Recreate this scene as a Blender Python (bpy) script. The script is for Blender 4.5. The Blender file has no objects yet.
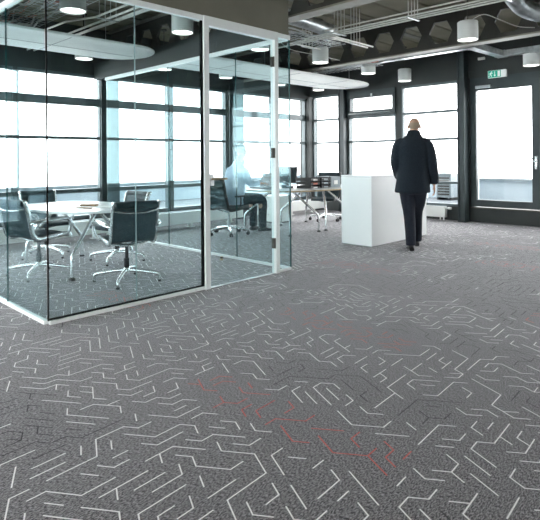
import bpy, bmesh, math, random
from mathutils import Vector, Matrix
PI = math.pi
S = bpy.context.scene
C = S.collection

# ------------------------------------------------------------------ camera
cam = bpy.data.cameras.new('camera')
cam.sensor_width = 36.0
cam.lens = 531.0 / 540.0 * 36.0
cam.shift_y = -101.5 / 540.0
cam.clip_start = 0.05
cam.clip_end = 400
co = bpy.data.objects.new('camera', cam)
C.objects.link(co)
co.matrix_world = (Matrix.Translation((0, 0, 1.25)) @ Matrix.Rotation(math.atan2(-531, 525), 4, 'Z')
                   @ Matrix.Rotation(PI / 2, 4, 'X') @ Matrix.Rotation(math.radians(-0.48), 4, 'Z'))
S.camera = co

# ------------------------------------------------------------------ world, exposure
W = bpy.data.worlds.new('overcast_sky')
S.world = W
W.use_nodes = True
W.node_tree.nodes['Background'].inputs[0].default_value = (0.97, 0.985, 1.0, 1)
W.node_tree.nodes['Background'].inputs[1].default_value = 2.2
S.view_settings.view_transform = 'Standard'
S.view_settings.look = 'None'
S.view_settings.gamma = 1
S.view_settings.use_curve_mapping = False
S.view_settings.exposure = 2.1
S.cycles.use_denoising = True
S.cycles.max_bounces = 10
S.cycles.diffuse_bounces = 5
S.cycles.transparent_max_bounces = 32
S.cycles.sample_clamp_indirect = 6
LAMP_STRENGTH = 1.6


# ------------------------------------------------------------------ materials
def mat(name, col, rough=0.6, metal=0.0, spec=0.5, emit=None, est=0.0, sheen=0.0):
    m = bpy.data.materials.new(name)
    m.use_nodes = True
    b = m.node_tree.nodes['Principled BSDF']
    b.inputs['Base Color'].default_value = (*col, 1)
    b.inputs['Roughness'].default_value = rough
    b.inputs['Metallic'].default_value = metal
    b.inputs['Specular IOR Level'].default_value = spec
    b.inputs['Sheen Weight'].default_value = sheen
    if emit:
        b.inputs['Emission Color'].default_value = (*emit, 1)
        b.inputs['Emission Strength'].default_value = est
    return m


def noise_mat(name, c1, c2, scale, rough=0.7, metal=0.0, stretch=(1, 1, 1), bump=0.0, detail=3, lo=0.35, hi=0.65):
    m = mat(name, c1, rough, metal)
    nt = m.node_tree
    N, L = nt.nodes, nt.links
    b = N['Principled BSDF']
    tc = N.new('ShaderNodeTexCoord')
    mp = N.new('ShaderNodeMapping')
    mp.inputs['Scale'].default_value = stretch
    nz = N.new('ShaderNodeTexNoise')
    nz.inputs['Scale'].default_value = scale
    nz.inputs['Detail'].default_value = detail
    rp = N.new('ShaderNodeValToRGB')
    rp.color_ramp.elements[0].position = lo
    rp.color_ramp.elements[1].position = hi
    rp.color_ramp.elements[0].color = (*c1, 1)
    rp.color_ramp.elements[1].color = (*c2, 1)
    L.new(tc.outputs['Object'], mp.inputs[0])
    L.new(mp.outputs[0], nz.inputs['Vector'])
    L.new(nz.outputs['Fac'], rp.inputs[0])
    L.new(rp.outputs[0], b.inputs['Base Color'])
    if bump:
        bp = N.new('ShaderNodeBump')
        bp.inputs['Strength'].default_value = bump
        bp.inputs['Distance'].default_value = 0.004
        L.new(nz.outputs['Fac'], bp.inputs['Height'])
        L.new(bp.outputs[0], b.inputs['Normal'])
    return m


def glass_mat(name, tint, gloss=(1, 1, 1), f0=0.028):
    m = bpy.data.materials.new(name)
    m.use_nodes = True
    nt = m.node_tree
    N, L = nt.nodes, nt.links
    for n in list(N):
        N.remove(n)
    out = N.new('ShaderNodeOutputMaterial')
    mx = N.new('ShaderNodeMixShader')
    tr = N.new('ShaderNodeBsdfTransparent')
    tr.inputs[0].default_value = (*tint, 1)
    gl = N.new('ShaderNodeBsdfGlossy')
    gl.inputs['Color'].default_value = (*gloss, 1)
    gl.inputs['Roughness'].default_value = 0.0
    lw = N.new('ShaderNodeLayerWeight')
    lw.inputs[0].default_value = 0.5
    p5 = N.new('ShaderNodeMath')
    p5.operation = 'POWER'
    p5.inputs[1].default_value = 5.0
    ma = N.new('ShaderNodeMath')
    ma.operation = 'MULTIPLY_ADD'
    ma.inputs[1].default_value = 1.0 - f0
    ma.inputs[2].default_value = f0
    L.new(lw.outputs['Facing'], p5.inputs[0])
    L.new(p5.outputs[0], ma.inputs[0])
    L.new(ma.outputs[0], mx.inputs[0])
    L.new(tr.outputs[0], mx.inputs[1])
    L.new(gl.outputs[0], mx.inputs[2])
    L.new(mx.outputs[0], out.inputs[0])
    return m


def carpet_mat(name):
    m = mat(name, (0.1, 0.1, 0.1), 0.95, 0, 0.15)
    nt = m.node_tree
    N, L = nt.nodes, nt.links
    b = N['Principled BSDF']
    b.inputs['Sheen Weight'].default_value = 0.28
    b.inputs['Sheen Roughness'].default_value = 0.4
    b.inputs['Sheen Tint'].default_value = (0.98, 0.96, 1.0, 1)
    tc = N.new('ShaderNodeTexCoord')
    mp = N.new('ShaderNodeMapping')
    mp.inputs['Rotation'].default_value = (0, 0, -0.12)
    mp.inputs['Scale'].default_value = (0.34, 1.0, 1)
    n1 = N.new('ShaderNodeTexNoise')
    n1.inputs['Scale'].default_value = 215
    n1.inputs['Detail'].default_value = 2
    n1.inputs['Roughness'].default_value = 0.75
    rp = N.new('ShaderNodeValToRGB')
    e = rp.color_ramp.elements
    e[0].position = 0.43
    e[1].position = 0.59
    e[0].color = (0.015, 0.0148, 0.0155, 1)
    e[1].color = (0.34, 0.328, 0.338, 1)
    n2 = N.new('ShaderNodeTexNoise')
    n2.inputs['Scale'].default_value = 1.1
    mx = N.new('ShaderNodeMix')
    mx.data_type = 'RGBA'
    mx.blend_type = 'MULTIPLY'
    mx.inputs[0].default_value = 0.12
    L.new(tc.outputs['Object'], mp.inputs[0])
    L.new(mp.outputs[0], n1.inputs['Vector'])
    L.new(n1.outputs['Fac'], rp.inputs[0])
    L.new(tc.outputs['Object'], n2.inputs['Vector'])
    L.new(rp.outputs[0], mx.inputs[6])
    L.new(n2.outputs['Fac'], mx.inputs[7])
    L.new(mx.outputs[2], b.inputs['Base Color'])
    bp = N.new('ShaderNodeBump')
    bp.inputs['Strength'].default_value = 0.5
    bp.inputs['Distance'].default_value = 0.004
    L.new(n1.outputs['Fac'], bp.inputs['Height'])
    L.new(bp.outputs[0], b.inputs['Normal'])
    return m


M = {}
M['carpet'] = carpet_mat('carpet')
M['yarn_white'] = noise_mat('white_yarn', (0.74, 0.74, 0.73), (0.92, 0.92, 0.90), 220, 0.95)
M['yarn_black'] = noise_mat('black_yarn', (0.010, 0.010, 0.012), (0.04, 0.04, 0.042), 220, 0.95)
M['yarn_red'] = noise_mat('red_yarn', (0.46, 0.06, 0.05), (0.62, 0.12, 0.10), 220, 0.95)
M['frame'] = noise_mat('dark_window_frame', (0.028, 0.042, 0.046), (0.038, 0.054, 0.058), 3, 0.4)
M['mullion'] = noise_mat('glare_paled_window_frame', (0.075, 0.105, 0.112), (0.095, 0.125, 0.132), 3, 0.35)  # dark frame metal, paled in its colour for the bleed of the bright sky
M['frame_olive'] = noise_mat('dark_painted_wall', (0.024, 0.030, 0.030), (0.033, 0.040, 0.039), 2, 0.6)
M['bulkhead'] = noise_mat('olive_plaster', (0.150, 0.146, 0.112), (0.175, 0.170, 0.132), 3, 0.8)
M['steel_dark'] = noise_mat('dark_painted_steel', (0.030, 0.029, 0.025), (0.045, 0.043, 0.036), 4, 0.55)
M['steel_flange'] = noise_mat('flange_paint', (0.17, 0.16, 0.13), (0.23, 0.22, 0.18), 6, 0.5)
M['deck'] = noise_mat('olive_ceiling_deck', (0.17, 0.155, 0.105), (0.22, 0.20, 0.145), 2.5, 0.7)
M['white_metal'] = noise_mat('white_powder_coat', (0.82, 0.86, 0.85), (0.86, 0.90, 0.89), 4, 0.35)
M['white_panel'] = noise_mat('white_laminate', (0.91, 0.94, 0.935), (0.93, 0.955, 0.95), 3, 0.32)
M['table_top'] = noise_mat('white_table_laminate', (0.86, 0.87, 0.86), (0.90, 0.91, 0.90), 5, 0.25)
M['ply'] = noise_mat('plywood_edge', (0.34, 0.24, 0.13), (0.52, 0.40, 0.25), 30, 0.5, stretch=(1, 1, 12))
M['chrome'] = mat('polished_aluminium', (0.80, 0.82, 0.82), 0.26, 0.9)
M['brushed'] = noise_mat('brushed_steel', (0.42, 0.44, 0.45), (0.58, 0.60, 0.61), 40, 0.32, 0.9, (1, 1, 8))
M['galv'] = noise_mat('galvanised_steel', (0.40, 0.43, 0.44), (0.66, 0.69, 0.70), 9, 0.35, 0.75)
M['conduit'] = noise_mat('grey_conduit', (0.66, 0.66, 0.62), (0.80, 0.79, 0.75), 12, 0.4, 0.3)
M['leather'] = noise_mat('black_leather', (0.016, 0.034, 0.042), (0.028, 0.054, 0.065), 60, 0.55, bump=0.15)
M['black'] = mat('black_plastic', (0.012, 0.013, 0.014), 0.45)
M['rubber'] = mat('black_rubber', (0.010, 0.010, 0.010), 0.7)
M['screen'] = mat('dark_screen', (0.010, 0.020, 0.022), 0.12)
M['glass'] = glass_mat('partition_glass', (0.915, 0.962, 0.968), (0.72, 0.96, 1.0))
M['pane'] = glass_mat('window_glass', (0.985, 0.99, 0.99))
M['edge'] = mat('teal_glass_edge', (0.02, 0.085, 0.085), 0.2)
M['edge_pale'] = mat('pale_glass_joint', (0.22, 0.30, 0.30), 0.3)
M['gasket'] = mat('black_gasket', (0.006, 0.007, 0.007), 0.9, 0, 0.1)
M['sail'] = noise_mat('white_acoustic_panel', (0.82, 0.83, 0.80), (0.87, 0.88, 0.85), 6, 0.7)
M['lamp'] = noise_mat('white_lamp_shade', (0.72, 0.74, 0.72), (0.78, 0.80, 0.78), 5, 0.5)
M['bulb'] = mat('lit_diffuser', (0.9, 0.9, 0.88), 0.5, emit=(1.0, 0.97, 0.90), est=LAMP_STRENGTH)
M['rad'] = noise_mat('white_radiator_enamel', (0.88, 0.89, 0.86), (0.92, 0.93, 0.90), 4, 0.35)
M['green'] = mat('exit_green', (0.0, 0.33, 0.22), 0.4, emit=(0.0, 0.40, 0.27), est=0.12)
M['sign_white'] = mat('sign_white', (0.86, 0.88, 0.87), 0.4, emit=(0.9, 0.95, 0.93), est=0.06)
M['terrace'] = noise_mat('pale_terrace_paving', (0.070, 0.085, 0.095), (0.085, 0.10, 0.112), 3, 0.8)
M['parapet'] = noise_mat('pale_blue_parapet', (0.40, 0.48, 0.53), (0.44, 0.52, 0.57), 2, 0.7)
M['rail'] = mat('grey_railing', (0.085, 0.095, 0.10), 0.5)
M['skin'] = noise_mat('skin', (0.52, 0.30, 0.21), (0.60, 0.36, 0.26), 14, 0.5)
M['jacket'] = noise_mat('navy_wool', (0.006, 0.013, 0.022), (0.013, 0.023, 0.034), 90, 0.9, bump=0.2)
M['trousers'] = noise_mat('dark_navy_cloth', (0.008, 0.012, 0.022), (0.015, 0.020, 0.032), 80, 0.9)
M['grey_trousers'] = noise_mat('charcoal_cloth', (0.016, 0.022, 0.028), (0.028, 0.034, 0.042), 80, 0.9)
M['shirt'] = noise_mat('light_blue_cotton', (0.50, 0.60, 0.72), (0.58, 0.68, 0.79), 20, 0.85)
M['shoe'] = mat('black_shoe_leather', (0.012, 0.012, 0.013), 0.3)
M['hair_grey'] = noise_mat('short_grey_hair', (0.36, 0.26, 0.19), (0.46, 0.35, 0.27), 120, 0.8)
M['hair_white'] = noise_mat('grey_white_hair', (0.42, 0.44, 0.46), (0.60, 0.62, 0.63), 120, 0.8)
M['eye'] = mat('eye', (0.05, 0.04, 0.035), 0.2)
M['wood_brown'] = noise_mat('brown_wood', (0.24, 0.12, 0.06), (0.38, 0.22, 0.12), 40, 0.5, stretch=(1, 8, 1))
M['grey_card'] = noise_mat('grey_card', (0.22, 0.26, 0.28), (0.27, 0.31, 0.33), 10, 0.6)
M['hinge'] = mat('dark_bronze_metal', (0.085, 0.082, 0.070), 0.55, 0.2)
M['paper'] = noise_mat('paper', (0.78, 0.78, 0.76), (0.84, 0.84, 0.82), 10, 0.8)
M['paper_red'] = noise_mat('red_paper', (0.50, 0.16, 0.10), (0.60, 0.22, 0.15), 10, 0.7)
M['bronze'] = noise_mat('bronze_handle', (0.42, 0.33, 0.20), (0.55, 0.45, 0.30), 20, 0.35, 0.8)


for k_ in ('yarn_white', 'yarn_red'):
    q_ = M[k_].node_tree.nodes['Principled BSDF'].inputs
    q_['Sheen Weight'].default_value = 0.15
    q_['Sheen Roughness'].default_value = 0.4


# ------------------------------------------------------------------ mesh builder
class MB:
    def __init__(s):
        s.bm = bmesh.new()
        s.mi = 0

    def face(s, vs):
        try:
            f = s.bm.faces.new(vs)
            f.material_index = s.mi
            return f
        except ValueError:
            return None

    def box(s, x0, y0, z0, x1, y1, z1, bev=0.0, rot=None, piv=None):
        x0, x1 = min(x0, x1), max(x0, x1)
        y0, y1 = min(y0, y1), max(y0, y1)
        z0, z1 = min(z0, z1), max(z0, z1)
        c = Vector(((x0 + x1) / 2, (y0 + y1) / 2, (z0 + z1) / 2))
        r = bmesh.ops.create_cube(s.bm, size=1.0)
        vs = r['verts']
        for v in vs:
            v.co = Vector((v.co.x * (x1 - x0), v.co.y * (y1 - y0), v.co.z * (z1 - z0))) + c
        fs = set(f for v in vs for f in v.link_faces)
        for f in fs:
            f.material_index = s.mi
        if bev > 0:
            es = list(set(e for v in vs for e in v.link_edges))
            r = bmesh.ops.bevel(s.bm, geom=es, offset=bev, segments=2, affect='EDGES', profile=0.6)
            vs = list(set(v for f in r['faces'] for v in f.verts) | set(v for v in vs if v.is_valid))
            for f in r['faces']:
                f.material_index = s.mi
        if rot is not None:
            p = Vector(piv) if piv is not None else c
            for v in vs:
                v.co = rot @ (v.co - p) + p
        return s

    def tube(s, pts, r, n=10, smooth=0, flat=1.0, cap=True, up=None):
        P = [Vector(p) for p in pts]
        R = list(r) if isinstance(r, (list, tuple)) else [r] * len(P)
        if smooth and len(P) > 2:
            Q, RR = [], []
            for i in range(len(P) - 1):
                p0, p1, p2, p3 = P[max(i - 1, 0)], P[i], P[i + 1], P[min(i + 2, len(P) - 1)]
                for k in range(smooth):
                    t = k / smooth
                    Q.append(0.5 * ((2 * p1) + (p2 - p0) * t + (2 * p0 - 5 * p1 + 4 * p2 - p3) * t * t
                                    + (3 * p1 - p0 - 3 * p2 + p3) * t ** 3))
                    RR.append(R[i] * (1 - t) + R[i + 1] * t)
            Q.append(P[-1])
            RR.append(R[-1])
            P, R = Q, RR
        T = []
        for i in range(len(P)):
            a = P[max(i - 1, 0)]
            b = P[min(i + 1, len(P) - 1)]
            T.append((b - a).normalized())
        u = Vector(up) if up else (Vector((0, 0, 1)) if abs(T[0].z) < 0.9 else Vector((1, 0, 0)))
        rings = []
        for i, p in enumerate(P):
            u = u - T[i] * u.dot(T[i])
            if u.length < 1e-6:
                u = T[i].orthogonal()
            u.normalize()
            w = T[i].cross(u)
            k = R[i]
            if i in (0, len(P) - 1):
                pass
            ring = [s.bm.verts.new(p + (u * math.cos(2 * PI * j / n) + w * math.sin(2 * PI * j / n) * flat) * k)
                    for j in range(n)]
            rings.append(ring)
        for a, b in zip(rings, rings[1:]):
            for j in range(n):
                s.face((a[j], a[(j + 1) % n], b[(j + 1) % n], b[j]))
        if cap:
            s.face(rings[0][::-1])
            s.face(rings[-1])
        return s

    def loft(s, secs, n=24, p=2.0, rot=None):
        """secs: (cx, cy, z, hx, hy) super-ellipse rings stacked bottom to top"""
        rings = []
        for (cx, cy, z, hx, hy) in secs:
            ring = []
            for j in range(n):
                a = 2 * PI * j / n
                ca, sa = math.cos(a), math.sin(a)
                x = hx * math.copysign(abs(ca) ** (2 / p), ca)
                y = hy * math.copysign(abs(sa) ** (2 / p), sa)
                v = Vector((cx + x, cy + y, z))
                if rot:
                    v = rot @ v
                ring.append(s.bm.verts.new(v))
            rings.append(ring)
        for a, b in zip(rings, rings[1:]):
            for j in range(n):
                s.face((a[j], a[(j + 1) % n], b[(j + 1) % n], b[j]))
        s.face(rings[0][::-1])
        s.face(rings[-1])
        return s

    def lathe(s, prof, c=(0, 0, 0), n=32, axis='z'):
        rings = []
        for r, z in prof:
            if r < 1e-6:
                rings.append([s.bm.verts.new((c[0], c[1], c[2] + z))])
            else:
                rings.append([s.bm.verts.new((c[0] + r * math.cos(2 * PI * j / n), c[1] + r * math.sin(2 * PI * j / n), c[2] + z))
                              for j in range(n)])
        for a, b in zip(rings, rings[1:]):
            for j in range(n):
                if len(a) == 1 and len(b) > 1:
                    s.face((a[0], b[(j + 1) % n], b[j]))
                elif len(b) == 1 and len(a) > 1:
                    s.face((a[j], a[(j + 1) % n], b[0]))
                elif len(a) > 1:
                    s.face((a[j], a[(j + 1) % n], b[(j + 1) % n], b[j]))
        return s

    def ball(s, c, rx, ry, rz, rot=None, seg=20, rings=12):
        r = bmesh.ops.create_uvsphere(s.bm, u_segments=seg, v_segments=rings, radius=1.0)
        for v in r['verts']:
            q = Vector((v.co.x * rx, v.co.y * ry, v.co.z * rz))
            if rot:
                q = rot @ q
            v.co = q + Vector(c)
        for f in set(f for v in r['verts'] for f in v.link_faces):
            f.material_index = s.mi
        return s

    def prism(s, poly, z0, z1):
        a = [s.bm.verts.new((x, y, z0)) for x, y in poly]
        b = [s.bm.verts.new((x, y, z1)) for x, y in poly]
        n = len(poly)
        s.face(a[::-1])
        s.face(b)
        for j in range(n):
            s.face((a[j], a[(j + 1) % n], b[(j + 1) % n], b[j]))
        return s

    def prism_m(s, poly, d, mtx):
        """poly in local xy extruded along local z by d, then transformed"""
        k = len(s.bm.verts)
        a = [s.bm.verts.new(mtx @ Vector((x, y, 0))) for x, y in poly]
        b = [s.bm.verts.new(mtx @ Vector((x, y, d))) for x, y in poly]
        n = len(poly)
        s.face(a[::-1])
        s.face(b)
        for j in range(n):
            s.face((a[j], a[(j + 1) % n], b[(j + 1) % n], b[j]))
        return s

    def xf(s, mtx):
        bmesh.ops.transform(s.bm, matrix=mtx, verts=s.bm.verts[:])
        return s

    def build(s, name, mats, parent=None, smooth=False, angle=40):
        bmesh.ops.recalc_face_normals(s.bm, faces=s.bm.faces[:])
        me = bpy.data.meshes.new(name)
        if smooth:
            lim = math.radians(angle)
            for f in s.bm.faces:
                f.smooth = True
            for e in s.bm.edges:
                if len(e.link_faces) == 2 and e.calc_face_angle(0) > lim:
                    e.smooth = False
        s.bm.to_mesh(me)
        s.bm.free()
        for m in (mats if isinstance(mats, (list, tuple)) else [mats]):
            me.materials.append(m)
        o = bpy.data.objects.new(name, me)
        C.objects.link(o)
        if parent is not None:
            o.parent = parent
        return o


def remesh(o, voxel, smooth_it=6):
    m = o.modifiers.new('r', 'REMESH')
    m.mode = 'VOXEL'
    m.voxel_size = voxel
    m.use_smooth_shade = True
    if smooth_it:
        k = o.modifiers.new('s', 'SMOOTH')
        k.iterations = smooth_it
        k.factor = 0.5
    dg = bpy.context.evaluated_depsgraph_get()
    dg.update()
    me = bpy.data.meshes.new_from_object(o.evaluated_get(dg))
    old = o.data
    mats = list(old.materials)
    o.modifiers.clear()
    o.data = me
    me.name = old.name
    if not me.materials:
        for x in mats:
            me.materials.append(x)
    bpy.data.meshes.remove(old)
    for p in me.polygons:
        p.use_smooth = True
    return o


def tag(o, label=None, cat=None, group=None, kind=None):
    if label:
        o['label'] = label
    if cat:
        o['category'] = cat
    if group:
        o['group'] = group
    if kind:
        o['kind'] = kind
    return o


def thing(name, loc, rz=0.0, label=None, cat=None, group=None, kind=None):
    o = bpy.data.objects.new(name, None)
    o.empty_display_size = 0.1
    C.objects.link(o)
    o.location = loc
    o.rotation_euler = (0, 0, rz)
    return tag(o, label, cat, group, kind)


def children(o):
    return [c for c in bpy.data.objects if c.parent == o]


def copy_tree(o, parent=None):
    c = o.copy()
    C.objects.link(c)
    c.parent = parent
    for ch in children(o):
        copy_tree(ch, c)
    return c


def put(o, loc, rz=0.0, label=None, group=None):
    o.location = loc
    o.rotation_euler = (0, 0, rz)
    if label:
        o['label'] = label
    if group:
        o['group'] = group
    return o


def struct(name, mb, m, **k):
    o = mb.build(name, m, **k)
    o['kind'] = 'structure'
    return o


# ------------------------------------------------------------------ floor with its woven line pattern
XMIN, XMAX, YMIN, YMAX = -3.6, 10.03, -3.6, 8.53
CEIL = 3.5


def carpet_lines(mb):
    rnd = random.Random(11)
    a = 0.0725
    base = math.radians(4.5)
    d6 = [Vector((math.cos(base + k * PI / 3), math.sin(base + k * PI / 3), 0)) * a for k in range(6)]
    e1, e2 = d6[0], d6[1]

    def pos(i, j):
        return e1 * i + e2 * j
    steps = [(1, 0), (0, 1), (-1, 1), (-1, 0), (0, -1), (1, -1)]

    red = [(1.87, 1.1, 2.45, .15), (3.15, 1.8, 3.05, .16), (2.42, 3.9, 4.7, .15), (5.04, 3.1, 4.1, .17), (6.3, 1.8, 2.7, .18),
           (0.55, 3.2, 4.3, .15), (4.35, 0.4, 1.5, .16), (7.6, 2.4, 3.4, .18), (0.6, -0.4, 0.8, .15)]
    blk = [(0.95, 2.25, 3.0, .17), (2.38, 1.1, 2.42, .13), (3.40, 1.2, 2.3, .16), (2.95, 0.5, 1.1, .16), (4.62, 1.1, 2.8, .30),
           (4.05, 3.2, 3.9, .22), (1.75, 3.75, 4.1, .3), (1.72, 0.2, 0.95, .12), (5.7, 2.2, 3.6, .3), (5.3, 0.9, 2.1, .35)]

    def kind(p):
        for x, y0, y1, w in red:
            if abs(p.x - x) < w and y0 < p.y < y1:
                return 3
        for x, y0, y1, w in blk:
            if abs(p.x - x) < w and y0 < p.y < y1:
                return 2
        dep = 0.711 * p.x + 0.703 * p.y
        if p.y < 3.9 and dep > 4.3:
            s_ = math.sin(p.x * 5.2) + 0.6 * math.sin(p.y * 1.7 + 1)
            t = min(1.0, (dep - 4.3) / 0.8)
            if s_ < -0.9 + 1.5 * t:
                return 2 if rnd.random() < 0.85 else 1
        return 1

    used = set()
    h = 0.0031

    def seg(p, q, mi):
        d = (q - p).normalized()
        n = Vector((-d.y, d.x, 0)) * h
        p2, q2 = p - d * h * 0.9, q + d * h * 0.9
        mb.mi = mi
        z = Vector((0, 0, 0.0009 + mi * 0.0001))
        mb.face([mb.bm.verts.new(v + z) for v in (p2 + n, p2 - n, q2 - n, q2 + n)])

    cells = []
    for i in range(-130, 190):
        for j in range(-70, 150):
            p = pos(i, j)
            dep = 0.711 * p.x + 0.703 * p.y
            lat = 0.703 * p.x - 0.711 * p.y
            if XMIN + .2 < p.x < XMAX - .1 and YMIN + .2 < p.y < 7.7 and dep > -0.6 and abs(lat) < 0.75 * dep + 2.2 and dep < 11.8:
                cells.append((i, j))
    rnd.shuffle(cells)
    for c in cells:
        if c in used:
            continue
        k = kind(pos(*c))
        if rnd.random() > (0.92 if k == 1 else 0.66):
            continue
        for attempt in range(4):
            path = [c]
            mine = {c}
            d = rnd.randrange(6)
            last = rnd.choice((1, -1))
            for turn in range(rnd.choice((2, 2, 3, 3, 4, 4, 5))):
                run = rnd.choice((1, 1, 1, 1, 1, 2, 2, 3))
                ok = True
                for _ in range(run):
                    n = (path[-1][0] + steps[d][0], path[-1][1] + steps[d][1])
                    if n in used or n in mine or (kind(pos(*n)) != k and 3 in (k, kind(pos(*n)))):
                        ok = False
                        break
                    mine.add(n)
                    path.append(n)
                if not ok:
                    break
                last = -last if rnd.random() < .6 else last
                d = (d + last) % 6
            if len(path) >= 3 or (attempt == 3 and len(path) > 1 and rnd.random() < .75):
                break
        else:
            continue
        used |= mine
        if len(path) > 3 and rnd.random() < .4:
            v = path[rnd.randrange(1, len(path) - 1)]
            for dd in rnd.sample(range(6), 6):
                n = (v[0] + steps[dd][0], v[1] + steps[dd][1])
                if n not in used:
                    used.add(n)
                    seg(pos(*v), pos(*n), k)
                    break
        # merge straight runs
        i0 = 0
        while i0 < len(path) - 1:
            st = (path[i0 + 1][0] - path[i0][0], path[i0 + 1][1] - path[i0][1])
            j0 = i0 + 1
            while j0 < len(path) - 1 and (path[j0 + 1][0] - path[j0][0], path[j0 + 1][1] - path[j0][1]) == st:
                j0 += 1
            seg(pos(*path[i0]), pos(*path[j0]), k)
            i0 = j0
    mb.mi = 0


mb = MB()
mb.box(XMIN - .3, YMIN - .3, -0.2, XMAX + .25, YMAX + .25, 0.0)
carpet_lines(mb)
floor = struct('floor', mb, [M['carpet'], M['yarn_white'], M['yarn_black'], M['yarn_red']])

# ------------------------------------------------------------------ ceiling
mb = MB()
n = 44
prof = []
y = YMIN - .3
while y < YMAX + .3:
    prof += [(y, CEIL), (y + .40, CEIL), (y + .42, CEIL + .03), (y + .44, CEIL + .03)]
    y += .46
for (ya, za), (yb, zb) in zip(prof, prof[1:]):
    v = [mb.bm.verts.new(q) for q in ((XMIN - .3, ya, za), (XMIN - .3, yb, zb), (XMAX + .3, yb, zb), (XMAX + .3, ya, za))]
    mb.face(v)
mb.box(XMIN - .3, YMIN - .3, CEIL + .061, XMAX + .3, YMAX + .3, CEIL + .3)
struct('ceiling', mb, M['deck'])

# castellated beams run along y
HEX_P = 0.505


def beam(xc, nm):
    mb = MB()
    z0, z1 = 2.90, 3.45
    y = YMIN
    th = 0.02
    zc, hh, hw, ht = 3.165, 0.165, 0.19, 0.105
    y0 = 2.85 - HEX_P / 2
    k0 = math.floor((YMIN - y0) / HEX_P) + 1
    yy = y0 + k0 * HEX_P
    mb.box(xc - th, YMIN, z0, xc + th, yy, z1)
    while yy + HEX_P < YMAX:
        cy = yy + HEX_P / 2
        hexv = [(cy - hw, zc), (cy - ht, zc + hh), (cy + ht, zc + hh), (cy + hw, zc), (cy + ht, zc - hh), (cy - ht, zc - hh)]
        R = [(yy, z0), (yy, z1), (yy + HEX_P, z1), (yy + HEX_P, z0)]
        sides = []
        for sx in (-th, th):
            hv = [mb.bm.verts.new((xc + sx, a, b)) for a, b in hexv]
            rv = [mb.bm.verts.new((xc + sx, a, b)) for a, b in R]
            mb.face((rv[1], rv[2], hv[2], hv[1]))
            mb.face((rv[0], rv[3], hv[4], hv[5]))
            mb.face((rv[0], rv[1], hv[1], hv[0], hv[5]))
            mb.face((rv[3], rv[2], hv[2], hv[3], hv[4]))
            sides.append(hv)
        for j in range(6):
            mb.face((sides[0][j], sides[0][(j + 1) % 6], sides[1][(j + 1) % 6], sides[1][j]))
        yy += HEX_P
    mb.box(xc - th, yy, z0, xc + th, YMAX, z1)
    mb.mi = 1
    mb.box(xc - .10, YMIN, z0, xc + .10, YMAX, z0 + .022)
    mb.box(xc - .10, YMIN, z1, xc + .10, YMAX, z1 + .022)
    return struct(nm, mb, [M['steel_dark'], M['steel_flange']])


for i, xc in enumerate((-1.33, 1.67, 4.69, 7.67)):
    beam(xc, 'ceiling_beam')
for y in (-2.4, 0.1, 2.55, 5.02, 7.5):
    mb = MB()
    mb.box(XMIN, y - .06, 3.476, XMAX, y + .06, CEIL - .002)
    struct('ceiling_purlin', mb, M['steel_flange'])

# ------------------------------------------------------------------ window walls
wn = [0]


def window(axis, plane, a0, a1, zs, fw=0.03, depth=0.10, out=1, thick=None, top_box=None):
    """axis 'y' = wall lies along x at y=plane, axis 'x' = wall lies along y at x=plane; zs = glass band limits"""
    wn[0] += 1
    a0, a1 = min(a0, a1), max(a0, a1)
    root = thing('window_%d' % wn[0], (0, 0, 0), kind='structure')
    fr = MB()

    def bx(m, u0, z0, u1, z1, d0, d1):
        if axis == 'y':
            m.box(u0, plane + d0 * out, z0, u1, plane + d1 * out, z1)
        else:
            m.box(plane + d0 * out, u0, z0, plane + d1 * out, u1, z1)
    zb, zt = zs[0][0], zs[-1][1]
    bx(fr, a0, zb - .05, a0 + fw, zt + .05, 0, depth)
    bx(fr, a1 - fw, zb - .05, a1, zt + .05, 0, depth)
    bx(fr, a0 + fw, zb - .05, a1 - fw, zb, 0, depth)
    bx(fr, a0 + fw, zt, a1 - fw, zt + .05, 0, depth)
    for (q0, q1), (r0, r1) in zip(zs, zs[1:]):
        bx(fr, a0 + fw, q1, a1 - fw, r0, 0.005, depth)
    fr.build('window_frame', M['mullion'], root)
    for (q0, q1) in zs:
        g = MB()
        bx(g, a0 + fw, q0, a1 - fw, q1, depth * .5 - .004, depth * .5 + .004)
        g.build('pane', M['pane'], root)
    return root


def wallbox(name, parts, m):
    mb = MB()
    for p in parts:
        mb.box(*p)
    return struct(name, mb, m)


# back window wall (along x, y = 8.53)
zs_back = [(0.32, 0.70), (0.77, 1.595), (1.645, 2.165), (2.30, 2.65)]
posts_back = [-3.1, -1.3, 0.15, 1.60, 3.05, 4.52, 5.92, 7.37, 8.78, 9.92]
for p, q in zip(posts_back, posts_back[1:]):
    window('y', 8.53, p + .035, q - .035, zs_back, out=1)
wallbox('wall_back', [(XMIN - .3, 8.53, 2.70, XMAX + .25, 8.75, CEIL + .06), (XMIN - .3, 8.53, 0, XMAX + .25, 8.70, 0.27),
                      (XMIN - .3, 8.50, 0.27, posts_back[0], 8.70, 2.70)]
        + [(p - .035, 8.50, 0.27, p + .035, 8.68, 2.70) for p in posts_back[:-1]]
        + [(9.885, 8.42, 0.0, 10.2, 8.72, 2.70)], M['frame_olive'])

# right window wall (along y, x = 10.03)
zs_r = [(0.32, 0.715), (0.765, 1.59), (1.64, 2.145), (2.195, 2.71)]
window('x', 10.03, 7.58, 8.42, zs_r, out=1)
window('x', 10.03, 6.10, 7.36, zs_r[:2] + [(1.64, 2.145)], out=1)
window('x', 10.03, 4.655, 5.96, zs_r, out=1)
for y0, y1 in ((1.75, 3.02), (0.35, 1.68), (-1.05, 0.28), (-2.45, -1.12), (-3.5, -2.52)):
    window('x', 10.03, y0, y1, zs_r, out=1)
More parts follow.
